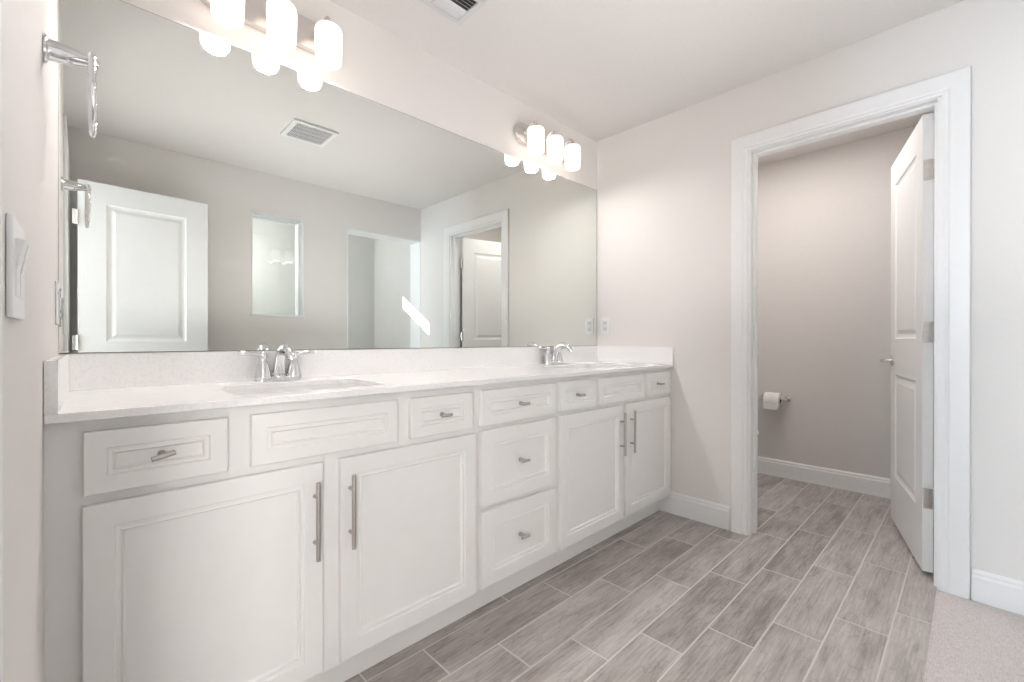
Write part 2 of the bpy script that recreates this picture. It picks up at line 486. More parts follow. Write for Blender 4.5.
box(bm, -5.25, -5.21, WYa, WYb, WZa, WZa + 0.04); box(bm, -5.25, -5.21, WYa, WYb, WZb - 0.04, WZb)
struct('window_2', bm, M['trim'], label='white bedroom window frame')

# ---- baseboards
BH, BT = 0.130, 0.014
def bb_prof(t0, s):
    """profile (offset from wall, z)"""
    return [(t0, 0), (t0 + s * BT, 0), (t0 + s * BT, BH - 0.028), (t0 + s * BT * 0.72, BH - 0.020), (t0 + s * BT * 0.72, BH - 0.010), (t0 + s * BT * 0.4, BH - 0.002), (t0 + s * BT * 0.25, BH), (t0, BH)]
CW = 0.085                                     # casing width
bm = bmesh.new()
prism(bm, bb_prof(0, -1), 1, 0.0, WD0 + CW)
struct('baseboard_right', bm, M['trim'], label='white baseboard between the vanity and the toilet room door', cat='baseboard')
bm = bmesh.new()
prism(bm, bb_prof(0, -1), 1, WD1 - CW, YF)
struct('baseboard_right_near', bm, M['trim'], label='white baseboard right of the toilet room door', cat='baseboard')
bm = bmesh.new()
prism(bm, bb_prof(WX, -1), 1, -0.004, -1.90)
struct('baseboard_toilet_room', bm, M['trim'], label='white baseboard along the toilet room far wall', cat='baseboard')
bm = bmesh.new()
pf = bb_prof(0, 1)
A = [bm.verts.new((lw(-0.56) + p, -0.56, z)) for p, z in pf]; B = [bm.verts.new((lw(ED0 + 0.08) + p, ED0 + 0.08, z)) for p, z in pf]
for i in range(len(pf)):
    j = (i + 1) % len(pf); bm.faces.new((A[i], A[j], B[j], B[i]))
bm.faces.new(A); bm.faces.new(B[::-1])
struct('baseboard_left', bm, M['trim'], label='white baseboard on the left wall', cat='baseboard')
bm = bmesh.new()
prism(bm, [(YF + BT * (1 if i in (1, 2) else .7 if i in (3, 4) else .35 if i in (5,) else .2 if i == 6 else 0), z) for i, (p, z) in enumerate(pf)], 0, -2.65, SX0 - 0.001)
struct('baseboard_front', bm, M['trim'], label='white baseboard on the wall opposite the mirror', cat='baseboard')

# ---- toilet room door frame: jambs, stops and moulded casing
def casing_strip(bm, wall_x, s, y_in, y_out, z0, z1, mitre=False):
    """vertical moulded strip; s = -1 sticks out to -x"""
    d = 1 if y_out > y_in else -1
    wd = abs(y_out - y_in)
    pf_ = [(0, 0), (0, .010), (.010, .012), (.020, .010), (.026, .014), (wd - .012, .018), (wd - .003, .018), (wd, .014), (wd, 0)]
    pts = [(wall_x + s * t, y_in + d * p) for p, t in pf_]
    A = [bm.verts.new((x, y, z0)) for x, y in pts]
    B = [bm.verts.new((x, y, z1 + (abs(y - y_in) if mitre else 0))) for x, y in pts]
    n = len(pts)
    for i in range(n): bm.faces.new((A[i], A[(i + 1) % n], B[(i + 1) % n], B[i]))
    bm.faces.new(A[::-1]); bm.faces.new(B)
def casing_head(bm, wall_x, s, ya, yb, z_in, wd):
    pf_ = [(0, 0), (0, .010), (.010, .012), (.020, .010), (.026, .014), (wd - .012, .018), (wd - .003, .018), (wd, .014), (wd, 0)]
    A = [bm.verts.new((wall_x + s * t, ya + p, z_in + p)) for p, t in pf_]
    B = [bm.verts.new((wall_x + s * t, yb - p, z_in + p)) for p, t in pf_]
    n = len(pf_)
    for i in range(n): bm.faces.new((A[i], A[(i + 1) % n], B[(i + 1) % n], B[i]))
    bm.faces.new(A[::-1]); bm.faces.new(B)

def door_frame(name, x_face, s, depth, ya, yb, zh, label):
    """ya > yb; s=-1: room side is -x. x_face room-side wall plane, depth wall thickness"""
    root = thing(name, label, 'door frame', (x_face, ya, 0), kind='structure')
    L = Matrix.Translation((-x_face, -ya, 0))
    def part(nm, bm):
        bmesh.ops.transform(bm, matrix=L, verts=bm.verts); return obj(nm, bm, M['trim'], root)
    JT = 0.018
    bm = bmesh.new(); casing_strip(bm, x_face, s, ya - .005, ya - .005 + CW, 0, zh - .013, True); part('casing', bm)
    bm = bmesh.new(); casing_strip(bm, x_face, s, yb + .005, yb + .005 - CW, 0, zh - .013, True); part('casing', bm)
    bm = bmesh.new(); casing_head(bm, x_face, s, ya - .005, yb + .005, zh - .013, CW); part('head_casing', bm)
    x2 = x_face - s * depth
    bm = bmesh.new(); box(bm, x_face, x2, ya, ya - JT, 0, zh, .001); part('jamb', bm)
    bm = bmesh.new(); box(bm, x_face, x2, yb, yb + JT, 0, zh, .001); part('jamb', bm)
    bm = bmesh.new(); box(bm, x_face, x2, ya - JT, yb + JT, zh - JT, zh, .001); part('head_jamb', bm)
    return root, part, JT

root, part, JT = door_frame('trim_1', 0.0, -1, T, WD0, WD1, WDH, 'white moulded frame around the toilet room doorway')
# stops sit 38 mm short of the toilet-room side, where the door closes
bm = bmesh.new()
xs0, xs1 = 0.035, 0.070
box(bm, xs0, xs1, WD0 - JT, WD0 - JT - .011, 0, WDH - JT, .002)
part('door_stop', bm)
bm = bmesh.new(); box(bm, xs0, xs1, WD1 + JT, WD1 + JT + .011, 0, WDH - JT, .002); part('door_stop', bm)
bm = bmesh.new(); box(bm, xs0, xs1, WD0 - JT - .011, WD1 + JT + .011, WDH - JT - .011, WDH - JT, .002); part('door_stop', bm)
bm = bmesh.new(); box(bm, 0.072, 0.104, WD0 - JT, WD0 - JT - .0025, 0.90, 0.965, .001)
bmesh.ops.transform(bm, matrix=Matrix.Translation((0, -WD0, 0)), verts=bm.verts)
sp_ = obj('strike_plate', bm, M['satin'], root); sp_['label'] = 'satin nickel strike plate'

root2, part2, _ = door_frame('trim_2', lw((ED0 + ED1) / 2) - 0.001, 1, T - 0.001, ED0, ED1, EDH, 'white moulded frame around the entry doorway')
bm = bmesh.new()
xf = lw((ED0 + ED1) / 2) - .04
box(bm, xf, xf - .035, ED0 - JT, ED0 - JT - .011, 0, EDH - JT, .002); part2('door_stop', bm)

# ---- doors: two-panel moulded leaf in local coords: hinge at origin, leaf along +x, thickness 0..-t in y
def rect_ring(bm, x0, x1, z0, z1, y):
    return [bm.verts.new(p) for p in ((x0, y, z0), (x1, y, z0), (x1, y, z1), (x0, y, z1))]
def leaf(bm, W_, H_, t, panels):
    """panelled face on both sides"""
    for side, y0 in ((1, 0.0), (-1, -t)):
        xs = [0, panels[0][0], panels[0][1], W_]
        zs = [0] + [z for p in panels for z in (p[2], p[3])] + [H_]
        V = {}
        for i, x in enumerate(xs):
            for j, z in enumerate(zs): V[i, j] = bm.verts.new((x, y0, z))
        for i in range(3):
            for j in range(len(zs) - 1):
                if i == 1 and j % 2 == 1:
                    prev = [V[1, j], V[2, j], V[2, j + 1], V[1, j + 1]]
                    a0, a1, b0, b1 = xs[1], xs[2], zs[j], zs[j + 1]
                    for ins, dep in ((.006, .006), (.018, .009), (.026, .009), (.044, .003), (.046, .0025)):
                        rg = rect_ring(bm, a0 + ins, a1 - ins, b0 + ins, b1 - ins, y0 - side * dep)
                        for k in range(4): bm.faces.new((prev[k], prev[(k + 1) % 4], rg[(k + 1) % 4], rg[k]))
                        prev = rg
                    bm.faces.new(prev)
                else:
                    bm.faces.new((V[i, j], V[i + 1, j], V[i + 1, j + 1], V[i, j + 1]))
        if side == 1: V1 = V
    nz = len(zs)
    for j in range(nz - 1):
        bm.faces.new((V1[0, j], V1[0, j + 1], V[0, j + 1], V[0, j])); bm.faces.new((V1[3, j], V1[3, j + 1], V[3, j + 1], V[3, j]))
    for i in range(3):
        bm.faces.new((V1[i, 0], V1[i + 1, 0], V[i + 1, 0], V[i, 0])); bm.faces.new((V1[i, nz - 1], V1[i + 1, nz - 1], V[i + 1, nz - 1], V[i, nz - 1]))

def hinge(parent, z, x, y, mirror=1):
    """leaf plate on the hinge edge of the door (x = 0 face), knuckle at the corner"""
    bm = bmesh.new()
    box(bm, x - .0022, x, y - .034, y - .002, z - .045, z + .045, .001)
    for dz in (-.03, 0, .03):
        for dy in (.012, .025):
            lathe(bm, [(0, 0), (.0035, 0), (.003, .0012), (0, .0014)], 10, axis_mtx((x - .002, y - dy, z + dz), (-1, 0, 0)))
    return obj('hinge', bm, M['satin'], parent)

def knuckle(bm, x, y, z):
    lathe(bm, [(0, -.047), (.004, -.047), (.0062, -.043), (.0062, .043), (.004, .047), (0, .047)], 12, Matrix.Translation((x, y, z)))

def lever(parent, x, yface, s, toward, z):
    """lever handle on face yface, s=+1 sticks to +y; lever points along toward (+-1) x"""
    bm = bmesh.new()
    lathe(bm, [(0, 0), (.031, 0), (.031, .006), (.026, .010), (.012, .012), (.011, .040), (0, .040)], 28, axis_mtx((x, yface, z), (0, s, 0)))
    p = arc((x, yface + s * .035, z), (x + toward * .006, yface + s * .056, z), (x + toward * .035, yface + s * .054, z), 8)
    p += [Vector((x + toward * d, yface + s * (.054 - .004 * math.sin(d * 20)), z + .004 * math.sin(d * 28))) for d in (.055, .075, .095, .108)]
    tube(bm, p, [.009] * 6 + [.0085] * 3 + [.008, .0075, .007, .006], 12)
    return obj('door_handle', bm, M['satin'], parent, 40)

# toilet room door: hinge corner at (.115,-1.669), opened into the toilet room
TH = 14.2
wcd = thing('door_1', 'white two-panel door standing open into the toilet room', 'door', (0.115, -1.671, 0.022), R(TH), kind='structure')
bm = bmesh.new(); DW = 0.722; leaf(bm, DW, 2.040, .036, [(.118, DW - .118, .265, .84), (.118, DW - .118, 1.04, 1.905)])
wl = obj('door_leaf', bm, M['door'], wcd)
for z in (0.327, 1.068, 1.790): hinge(wcd, z, 0, 0)
lever(wcd, DW - .062, 0.0, 1, -1, .915); lever(wcd, DW - .062, -.036, -1, -1, .915)
bm = bmesh.new()
for z in (0.327, 1.068, 1.790): knuckle(bm, -.004, -.042, z)
obj('hinge_pin', bm, M['satin'], wcd)
bm = bmesh.new(); box(bm, DW - .0005, DW + .0015, -.030, -.006, .885, .945, .0006)
obj('latch_plate', bm, M['satin'], wcd)

# entry door, opened in front of the wall opposite the mirror
ent = thing('door_2', 'white two-panel entry door standing open, seen only in the mirror', 'door', (-2.604, -1.990, 0.010), R(-5.0), kind='structure')
bm = bmesh.new(); DW2 = 0.676; leaf(bm, DW2, 2.032, .036, [(.128, DW2 - .128, .275, .85), (.128, DW2 - .128, 1.035, 1.905)])
obj('door_leaf', bm, M['door'], ent)
for z in (0.30, 1.03, 1.80):
    bm = bmesh.new(); box(bm, -.026, -.002, -.003, .001, z - .045, z + .045, .0008)
    knuckle(bm, -.004, .004, z)
    obj('hinge', bm, M['satin'], ent)
lever(ent, DW2 - .062, 0.0, 1, -1, .82); lever(ent, DW2 - .062, -.036, -1, -1, .82)

# glazed opening seen in the mirror
win = thing('window_1', 'small tall glazed opening into the shower, seen in the mirror', 'window', ((NX0 + NX1) / 2, YF, NZ0), kind='structure')
ox, oy, oz = win.location
bm = bmesh.new()
f_ = .010
for a in ((NX0, NX0 + f_, NZ0, NZ1), (NX1 - f_, NX1, NZ0, NZ1), (NX0, NX1, NZ1 - f_, NZ1)):
    box(bm, a[0] - ox, a[1] - ox, .003, -.2, a[2] - oz, a[3] - oz, .001)
obj('window_frame', bm, M['jamb'], win)
bm = bmesh.new(); box(bm, NX0 - ox - .008, NX1 - ox + .008, .012, -.2, 0.0, .014, .003)
obj('window_sill', bm, M['jamb'], win)
bm = bmesh.new(); box(bm, NX0 - ox + f_, NX1 - ox - f_, -.100, -.106, .014, NZ1 - NZ0 - f_)
obj('pane', bm, M['glass'], win)

# ------------------------------------------------------------------ vanity
YFR, YFF, YTK = -0.553, -0.534, -0.478         # door fronts, face frame, toe kick
CT0, CT1 = 0.889, 0.908

DOOR_P = [(.050, 0), (.0525, .0045), (.060, .0045), (.064, .002), (.068, .009)]
DRAW_P = [(.036, 0), (.0385, .0045), (.045, .0045), (.0485, .002), (.0525, .0075)]
DRAW_S = [(.033, 0), (.0355, .0045), (.041, .0045), (.0445, .002), (.0475, .006)]

def front(parent, name, x0, x1, z0, z1, prof):
    bm = bmesh.new(); nested_panel(bm, x1 - x0, z1 - z0, prof, YFF - YFR - .0006)
    o = obj(name, bm, M['cab'], parent)
    o.location = Vector(((x0 + x1) / 2, YFR, (z0 + z1) / 2)) - parent.location
    return o
def bar_pull(parent, x, z, length, horizontal=False, rad=.006, recess=0.0):
    """x,z absolute world position of the bar centre"""
    bm = bmesh.new()
    out = -.028
    d = Vector((1, 0, 0)) if horizontal else Vector((0, 0, 1))
    lathe(bm, [(0, -length / 2), (rad * .85, -length / 2), (rad, -length / 2 + .001), (rad, length / 2 - .001), (rad * .85, length / 2), (0, length / 2)], 18,
          axis_mtx((0, out, 0), d))
    posts = (-.064, .064) if not horizontal else (0,)
    for t in posts:
        p = d * t
        lathe(bm, [(.0048, recess), (.0048, -out)] if False else [(0, -recess), (.0052, -recess), (.0045, .004), (.0045, -out), (0, -out)], 12,
              axis_mtx((p.x, 0, p.z), (0, -1, 0)))
    o = obj('handle', bm, M['nickel'], parent, 40)
    wl_ = parent.location + parent.parent.location
    o.location = Vector((x - wl_.x, 0, z - wl_.z))
    o['label'] = 'brushed nickel bar pull'
    return o
def t_knob(parent, x, z, tilt=0.0):
    """short bar on a single post"""
    bm = bmesh.new(); L_ = .044; rad = .0058
    lathe(bm, [(0, -L_ / 2), (rad * .8, -L_ / 2), (rad, -L_ / 2 + .001), (rad, L_ / 2 - .001), (rad * .8, L_ / 2), (0, L_ / 2)], 16, axis_mtx((0, -.024, 0), (1, 0, 0)))
    lathe(bm, [(0, -.009), (.008, -.009), (.008, -.004), (.0055, .001), (.0055, .024), (0, .024)], 14, axis_mtx((0, 0, 0), (0, -1, 0)))
    o = obj('handle', bm, M['nickel'], parent, 40)
    wl_ = parent.location + parent.parent.location
    o.location = Vector((x - wl_.x, 0, z - wl_.z))
    o['label'] = 'short brushed nickel bar knob'; o.rotation_euler = (0, R(-tilt), 0)

def cabinet(x0, x1, openings, label, left_wall=False):
    root = thing('base_cabinet', label, 'cabinet', ((x0 + x1) / 2, YFF, 0))
    L = -root.location
    def pt(nm, bm, m=M['cab']):
        bmesh.ops.transform(bm, matrix=Matrix.Translation(L), verts=bm.verts); return obj(nm, bm, m, root)
    bm = bmesh.new()                             # carcass: sides, bottom, back, notched at the toe
    for a, b in ((x0, x0 + .016), (x1 - .016, x1)):
        prism(bm, [(-.002, 0), (YTK + .012, 0), (YTK + .012, .10), (YFF + .018, .10), (YFF + .018, CT0), (-.002, CT0)], 0, a, b)
    box(bm, x0 + .016, x1 - .016, -.002, YFF + .018, .10, .116); box(bm, x0 + .016, x1 - .016, -.002, -.010, .116, CT0)
    pt('carcass', bm)
    # face frame: one board pierced behind every front
    bm = bmesh.new()
    slab_with_holes(bm, [(x0, .100), (x1, .100), (x1, CT0), (x0, CT0)],
                    [[(a + .014, c + .014), (a + .014, d - .014), (b - .014, d - .014), (b - .014, c + .014)] for a, b, c, d in openings], -YFF - .018, -YFF)
    bmesh.ops.transform(bm, matrix=Matrix.Rotation(R(90), 4, 'X'), verts=bm.verts)
    pt('face_frame', bm)
    bm = bmesh.new(); box(bm, x0, x1, YTK, YTK + .012, 0, .104); pt('toe_kick', bm)
    return root

c1 = cabinet(-2.6405, -1.530, [(-2.588, -2.331, .731, .863), (-1.818, -1.558, .731, .863), (-2.280, -1.865, .731, .863), (-2.590, -2.100, .118, .709), (-2.050, -1.541, .118, .709)],
             'white painted sink cabinet under the left faucet, against the left wall')
for a, b, pf_, hz in ((-2.588, -2.331, DRAW_P, -2.459), (-1.818, -1.558, DRAW_P, -1.692)):
    d = front(c1, 'drawer', a, b, .731, .863, pf_); t_knob(d, hz, .797, 13 if a < -2.5 else 0)
front(c1, 'false_front', -2.280, -1.865, .731, .863, DRAW_P)
d = front(c1, 'door', -2.590, -2.100, .118, .709, DOOR_P); bar_pull(d, -2.124, .556, .215)
d = front(c1, 'door', -2.050, -1.541, .118, .709, DOOR_P); bar_pull(d, -2.023, .556, .215)
bm = bmesh.new(); box(bm, -2.652, -2.6405, YFF, YFF + .018, .0, CT0)
bmesh.ops.transform(bm, matrix=Matrix.Translation(-c1.location), verts=bm.verts); obj('filler_strip', bm, M['cab'], c1)

c2 = cabinet(-1.530, -1.073, [(-1.514, -1.087, .731, .865), (-1.514, -1.087, .425, .712), (-1.514, -1.087, .121, .406)], 'white painted cabinet with three stacked drawers in the middle of the vanity')
for z0, z1 in ((.731, .865), (.425, .712), (.121, .406)):
    d = front(c2, 'drawer', -1.514, -1.087, z0, z1, DRAW_P if z0 > .7 else DOOR_P); t_knob(d, -1.305, .798 if z0 > .7 else (z0 + z1) / 2)
c3 = cabinet(-1.073, -0.002, [(-1.056, -.782, .733, .867), (-.291, -.016, .733, .867), (-.757, -.324, .733, .867), (-1.056, -.541, .118, .715), (-.512, -.016, .118, .715)],
             'white painted sink cabinet under the right faucet, against the right wall')
for a, b, hz in ((-1.056, -.782, -.932), (-.291, -.016, -.172)):
    d = front(c3, 'drawer', a, b, .733, .867, DRAW_S); t_knob(d, hz, .801)
front(c3, 'false_front', -.757, -.324, .733, .867, DRAW_P)
d = front(c3, 'door', -1.056, -.541, .118, .715, DOOR_P); bar_pull(d, -.572, .568, .225)
d = front(c3, 'door', -.512, -.016, .118, .715, DOOR_P); bar_pull(d, -.476, .568, .225)

# countertop with two sink cut-outs
SINKX = (-2.073, -0.54); SY, SW, SD = -0.325, 0.44, 0.32
ctop = thing('countertop', 'long white speckled quartz countertop over all the vanity cabinets', 'countertop', (-1.32, -.28, CT0))
L = Matrix.Translation((1.32, .28, -CT0))
bm = bmesh.new()
slab_with_holes(bm, [(lw(-.565) + .001, -.565), (-.001, -.565), (-.001, -.001), (lw(0) + .001, -.001)],
                [rrect(sx, SY, SW, SD, .045)[::-1] for sx in SINKX], CT0, CT1)
bmesh.ops.transform(bm, matrix=L, verts=bm.verts)
o = obj('slab', bm, M['quartz'], ctop)
bv = o.modifiers.new('edge', 'BEVEL'); bv.width = .0022; bv.segments = 2; bv.limit_method = 'ANGLE'; bv.angle_limit = R(50)
bm = bmesh.new(); box(bm, lw(0) + .020, -.021, -.001, -.020, CT1, 1.014, .0015)
bmesh.ops.transform(bm, matrix=L, verts=bm.verts); obj('backsplash', bm, M['quartz'], ctop)
bm = bmesh.new(); prism(bm, [(lw(-.565) + .001, -.565), (lw(-.565) + .021, -.565), (lw(0) + .021, -.001), (lw(0) + .001, -.001)], 2, CT1, 1.014)
bmesh.ops.bevel(bm, geom=bm.edges[:], offset=.0012, segments=2, affect='EDGES')
bmesh.ops.transform(bm, matrix=L, verts=bm.verts); obj('side_splash', bm, M['quartz'], ctop)
bm = bmesh.new(); box(bm, -.001, -.020, -.001, -.565, CT1, 1.014, .0015)
bmesh.ops.transform(bm, matrix=L, verts=bm.verts); obj('side_splash', bm, M['quartz'], ctop)

# sinks: undermount rounded rectangular bowls
def sink(x, label):
    root = thing('sink', label, 'sink', (x, SY, CT0 - .140), group=None)
    bm = bmesh.new()
    levels = [(SW + .03, SD + .03, .05, CT0), (SW + .004, SD + .004, .047, CT0), (SW - .004, SD - .004, .045, CT0 - .02), (SW - .03, SD - .03, .06, CT0 - .09), (SW - .09, SD - .09, .07, CT0 - .125), (.10, .10, .049, CT0 - .135), (.05, .05, .0245, CT0 - .137)]
    rings = []
    for w_, h_, r, z in levels: rings.append([bm.verts.new((px, py, z - root.location.z)) for px, py in rrect(0, 0, w_, h_, r)])
    outer = [(.10, .10, .049, CT0 - .145), (SW - .08, SD - .08, .07, CT0 - .136), (SW - .015, SD - .015, .06, CT0 - .09), (SW + .012, SD + .012, .05, CT0 - .012), (SW + .03, SD + .03, .05, CT0 - .012)]
    for w_, h_, r, z in outer: rings.append([bm.verts.new((px, py, z - root.location.z)) for px, py in rrect(0, 0, w_, h_, r)])
    n = len(rings)
    for k in range(n):
        a, b = rings[k], rings[(k + 1) % n]
        for i in range(len(a)):
            j = (i + 1) % len(a); bm.faces.new((a[i], a[j], b[j], b[i]))
    obj('basin', bm, M['porcelain'], root, 50)
    bm = bmesh.new(); lathe(bm, [(0, .0), (.028, .0), (.030, .0025), (.022, .004), (.020, .002), (.012, .002), (.012, .006), (0, .007)], 24, Matrix.Translation((0, 0, .003)))
    obj('drain', bm, M['chrome'], root, 40)
sink(SINKX[0], 'white undermount sink below the left faucet')
sink(SINKX[1], 'white undermount sink below the right faucet')

# faucets: centre-set, bell-shaped handle bodies with outward levers, arched spout
def faucet(x, y, label, first=None):
    if first:
        o = copy_tree(first); o.location = (x, y, CT1); o['label'] = label; return o
    root = thing('faucet', label, 'faucet', (x, y, CT1))
    bm = bmesh.new()
    pts = rrect(0, 0, .160, .054, .026, 8)
    for (sc, z0), (sc2, z1) in zip([(1, 0), (1, .006), (.93, .011)], [(1, .006), (.93, .011), (.80, .014)]):
        a = [bm.verts.new((p[0] * (1 - (1 - sc) * .4), p[1] * sc, z0)) for p in pts]; b = [bm.verts.new((p[0] * (1 - (1 - sc2) * .4), p[1] * sc2, z1)) for p in pts]
        for i in range(len(a)): bm.faces.new((a[i], a[(i + 1) % len(a)], b[(i + 1) % len(a)], b[i]))
        if z0 == 0: bm.faces.new(a[::-1])
        if z1 == .014: bm.faces.new(b)
    bmesh.ops.remove_doubles(bm, verts=bm.verts, dist=1e-5)
    obj('base_plate', bm, M['chrome'], root, 50)
    bm = bmesh.new()                               # spout
    lathe(bm, [(0, .010), (.025, .010), (.026, .014), (.021, .022), (.017, .034), (.0155, .045)], 28)
    p = [Vector((0, 0, .030)), Vector((0, -.005, .053)), Vector((0, -.013, .075)), Vector((0, -.026, .096)), Vector((0, -.044, .111)), Vector((0, -.066, .118)), Vector((0, -.090, .117)), Vector((0, -.112, .109)), Vector((0, -.128, .097)), Vector((0, -.134, .086))]
    tube(bm, p, [.0225, .0195, .0180, .0172, .0168, .0160, .0148, .0136, .0126, .0122], 20)
    obj('spout', bm, M['chrome'], root, 50)
    bm = bmesh.new(); lathe(bm, [(0, 0), (.0115, 0), (.0115, .010), (0, .010)], 20, axis_mtx((0, -.1355, .080), (0, .2, 1)))
    obj('aerator', bm, M['chrome'], root, 40)
    for s in (-1, 1):
        bm = bmesh.new()
        X = s * .051
        lathe(bm, [(0, .010), (.0275, .010), (.0280, .014), (.0258, .022), (.0225, .038), (.0185, .056), (.0145, .071), (.0120, .078), (.0132, .082), (.0150, .088), (.0148, .095), (.011, .102), (.005, .105), (0, .1055)], 28, Matrix.Translation((X, 0, 0)))
        lv = [Vector((X + s * d, -.000 - .03 * d, z)) for d, z in ((.004, .092), (.014, .093), (.028, .096), (.044, .099), (.060, .101), (.072, .102), (.078, .1022))]
        o = None
        hb = obj('handle', bm, M['chrome'], root, 40)
        bm = bmesh.new(); tube(bm, lv, [.0095, .0085, .0085, .0100, .0110, .0100, .0055], 16, squash=(.85, 1.1)); obj('lever', bm, M['chrome'], hb, 50)
    return root
f1 = faucet(-2.072, -.062, 'chrome two-handle faucet at the left sink')
faucet(-0.535, -.062, 'chrome two-handle faucet at the right sink', f1)

# mirror
mir = thing('wall_mirror', 'long frameless rectangular mirror above the whole vanity', 'mirror', (-1.32, 0, 1.016))
bm = bmesh.new(); box(bm, -1.3155, 1.3165, -.0045, -.0005, 0, 1.083)
obj('edge', bm, M['mirror_edge'], mir)
bm = bmesh.new(); box(bm, -1.3168, 1.3125, -.0056, -.0046, .0016, 1.0812)
obj('glass', bm, M['mirror'], mir)

# ------------------------------------------------------------------ vanity lights
def vanity_light(x, label, first=None):
    if first:
        o = copy_tree(first); o.location.x = x; o['label'] = label; return o
    root = thing('vanity_light', label, 'wall lamp', (x, 0, 2.252), group=None)
    bm = bmesh.new()
    pts = rrect(0, 0, .490, .118, .058, 12)
    lv = [(1, -.0005), (1, -.010), (.985, -.016), (.95, -.020), (.935, -.024)]
    rg = [[bm.verts.new((p[0] - (1 - s) * .12 * (1 if p[0] > 0 else -1), y, p[1] * s)) for p in pts] for s, y in lv]
    for a, b in zip(rg, rg[1:]):
        for i in range(len(a)): bm.faces.new((a[i], a[(i + 1) % len(a)], b[(i + 1) % len(a)], b[i]))
    bm.faces.new(rg[0]); bm.faces.new(rg[-1])
    obj('back_plate', bm, M['satin'], root, 35)
    YS = -.102
    for dx in (-.167, 0, .167):
        bm = bmesh.new()
        lathe(bm, [(0, 0), (.017, 0), (.015, .006), (0, .007)], 20, axis_mtx((dx, -.023, .010), (0, -1, 0)))
        tube(bm, [Vector((dx, -.024, .010))] + arc((dx, -.036, .022), (dx, -.066, .062), (dx, -.092, .048), 10) + [Vector((dx, -.099, .040)), Vector((dx, YS, .026))], .0062, 12)
        arm = obj('arm', bm, M['satin'], root, 50)
        bm = bmesh.new()
        lathe(bm, [(0, .030), (.010, .030), (.014, .024), (.022, .018), (.025, .010), (.025, .005), (0, .005)], 28, Matrix.Translation((dx, YS, 0)))
        obj('socket_cup', bm, M['satin'], root, 40)
        bm = bmesh.new()
        pf_ = [(0, -.137), (.034, -.137), (.041, -.135), (.0455, -.129), (.047, -.118), (.0485, -.08), (.0495, -.04), (.050, -.016), (.0485, -.005), (.044, .003), (.030, .006), (0, .006)]
        lathe(bm, pf_, 40, Matrix.Translation((dx, YS, 0)))
        obj('lamp_shade', bm, M['lamp'], root, 50)
    return root
v1 = vanity_light(-2.072, 'three-shade nickel vanity light at the left end of the mirror')
vanity_light(-0.567, 'three-shade nickel vanity light at the right end of the mirror', v1)

# ------------------------------------------------------------------ outlets, switch, towel ring
def gfci(loc, rotz, label):
    """plate in local XZ facing -y"""
    root = thing('wall_outlet', label, 'outlet', loc, rotz)
    bm = bmesh.new(); box(bm, -.035, .035, -.0055, -.0002, -.0575, .0575, .0022, 3); obj('cover_plate', bm, M['plastic'], root)
    bm = bmesh.new(); box(bm, -.0165, .0165, -.0085, -.005, -.0335, .0335, .001); fc = obj('receptacle', bm, M['slot'], root)
    for dz in (-.021, .021):
        for dx in (-.0065, .0065):
            bm = bmesh.new(); box(bm, dx - .001, dx + .001, -.0088, -.008, dz - .004, dz + .004); obj('slot', bm, M['dark'], fc)
    for dx in (-.006, .006):
        bm = bmesh.new(); box(bm, dx - .005, dx + .005, -.0096, -.008, -.0045, .0045, .0006); obj('test_button', bm, M['plastic'], fc)
gfci((0, -.071, 1.152), R(-90), 'white rectangular outlet on the right wall beside the mirror')
gfci((lw(-.13) + .0, -.13, 1.152), R(90 - .7), 'white outlet on the left wall at the mirror corner, seen edge-on')

sw = thing('light_switch', 'white double light switch on the left wall beside the entry door frame', 'light switch', (lw(-1.02), -1.02, 1.1385), R(90 - .7))
bm = bmesh.new(); box(bm, -.0585, .0585, -.0062, -.0002, -.0585, .0585, .0025, 3); obj('cover_plate', bm, M['plastic'], sw)
for dx, t in ((-.023, 1), (.023, 1)):
    bm = bmesh.new()
    prism(bm, [(-.005, -.0335), (-.0068, -.0335), (-.0070, -.004), (-.0135, .0325), (-.005, .0335)], 0, dx - .0155, dx + .0155)
    obj('rocker', bm, M['plastic'], sw)

tr = thing('towel_ring', 'chrome towel ring on the left wall above the counter', 'towel ring', (lw(-.541) - .001, -.541, 1.635))
bm = bmesh.new()
mx_ = axis_mtx((0, 0, 0), (1, 0, 0))
lathe(bm, [(0, .0005), (.0255, .0005), (.027, .003), (.026, .006), (.021, .008), (.0195, .011), (.0195, .020), (.0180, .034), (.0150, .048), (.0120, .060), (.0105, .070), (.0110, .077), (.0095, .082), (0, .084)], 32, mx_)
obj('post', bm, M['chrome'], tr, 40)
bm = bmesh.new()
n_ = 56; RR = .0775
pts_ = [Vector((.073 + .035 * RR * math.sin(2 * math.pi * i / n_), RR * math.sin(2 * math.pi * i / n_), -.0685 + RR * math.cos(2 * math.pi * i / n_))) for i in range(n_)]
tube(bm, pts_, .0058, 14, closed=True)
rg_ = obj('ring', bm, M['chrome'], tr, 60)

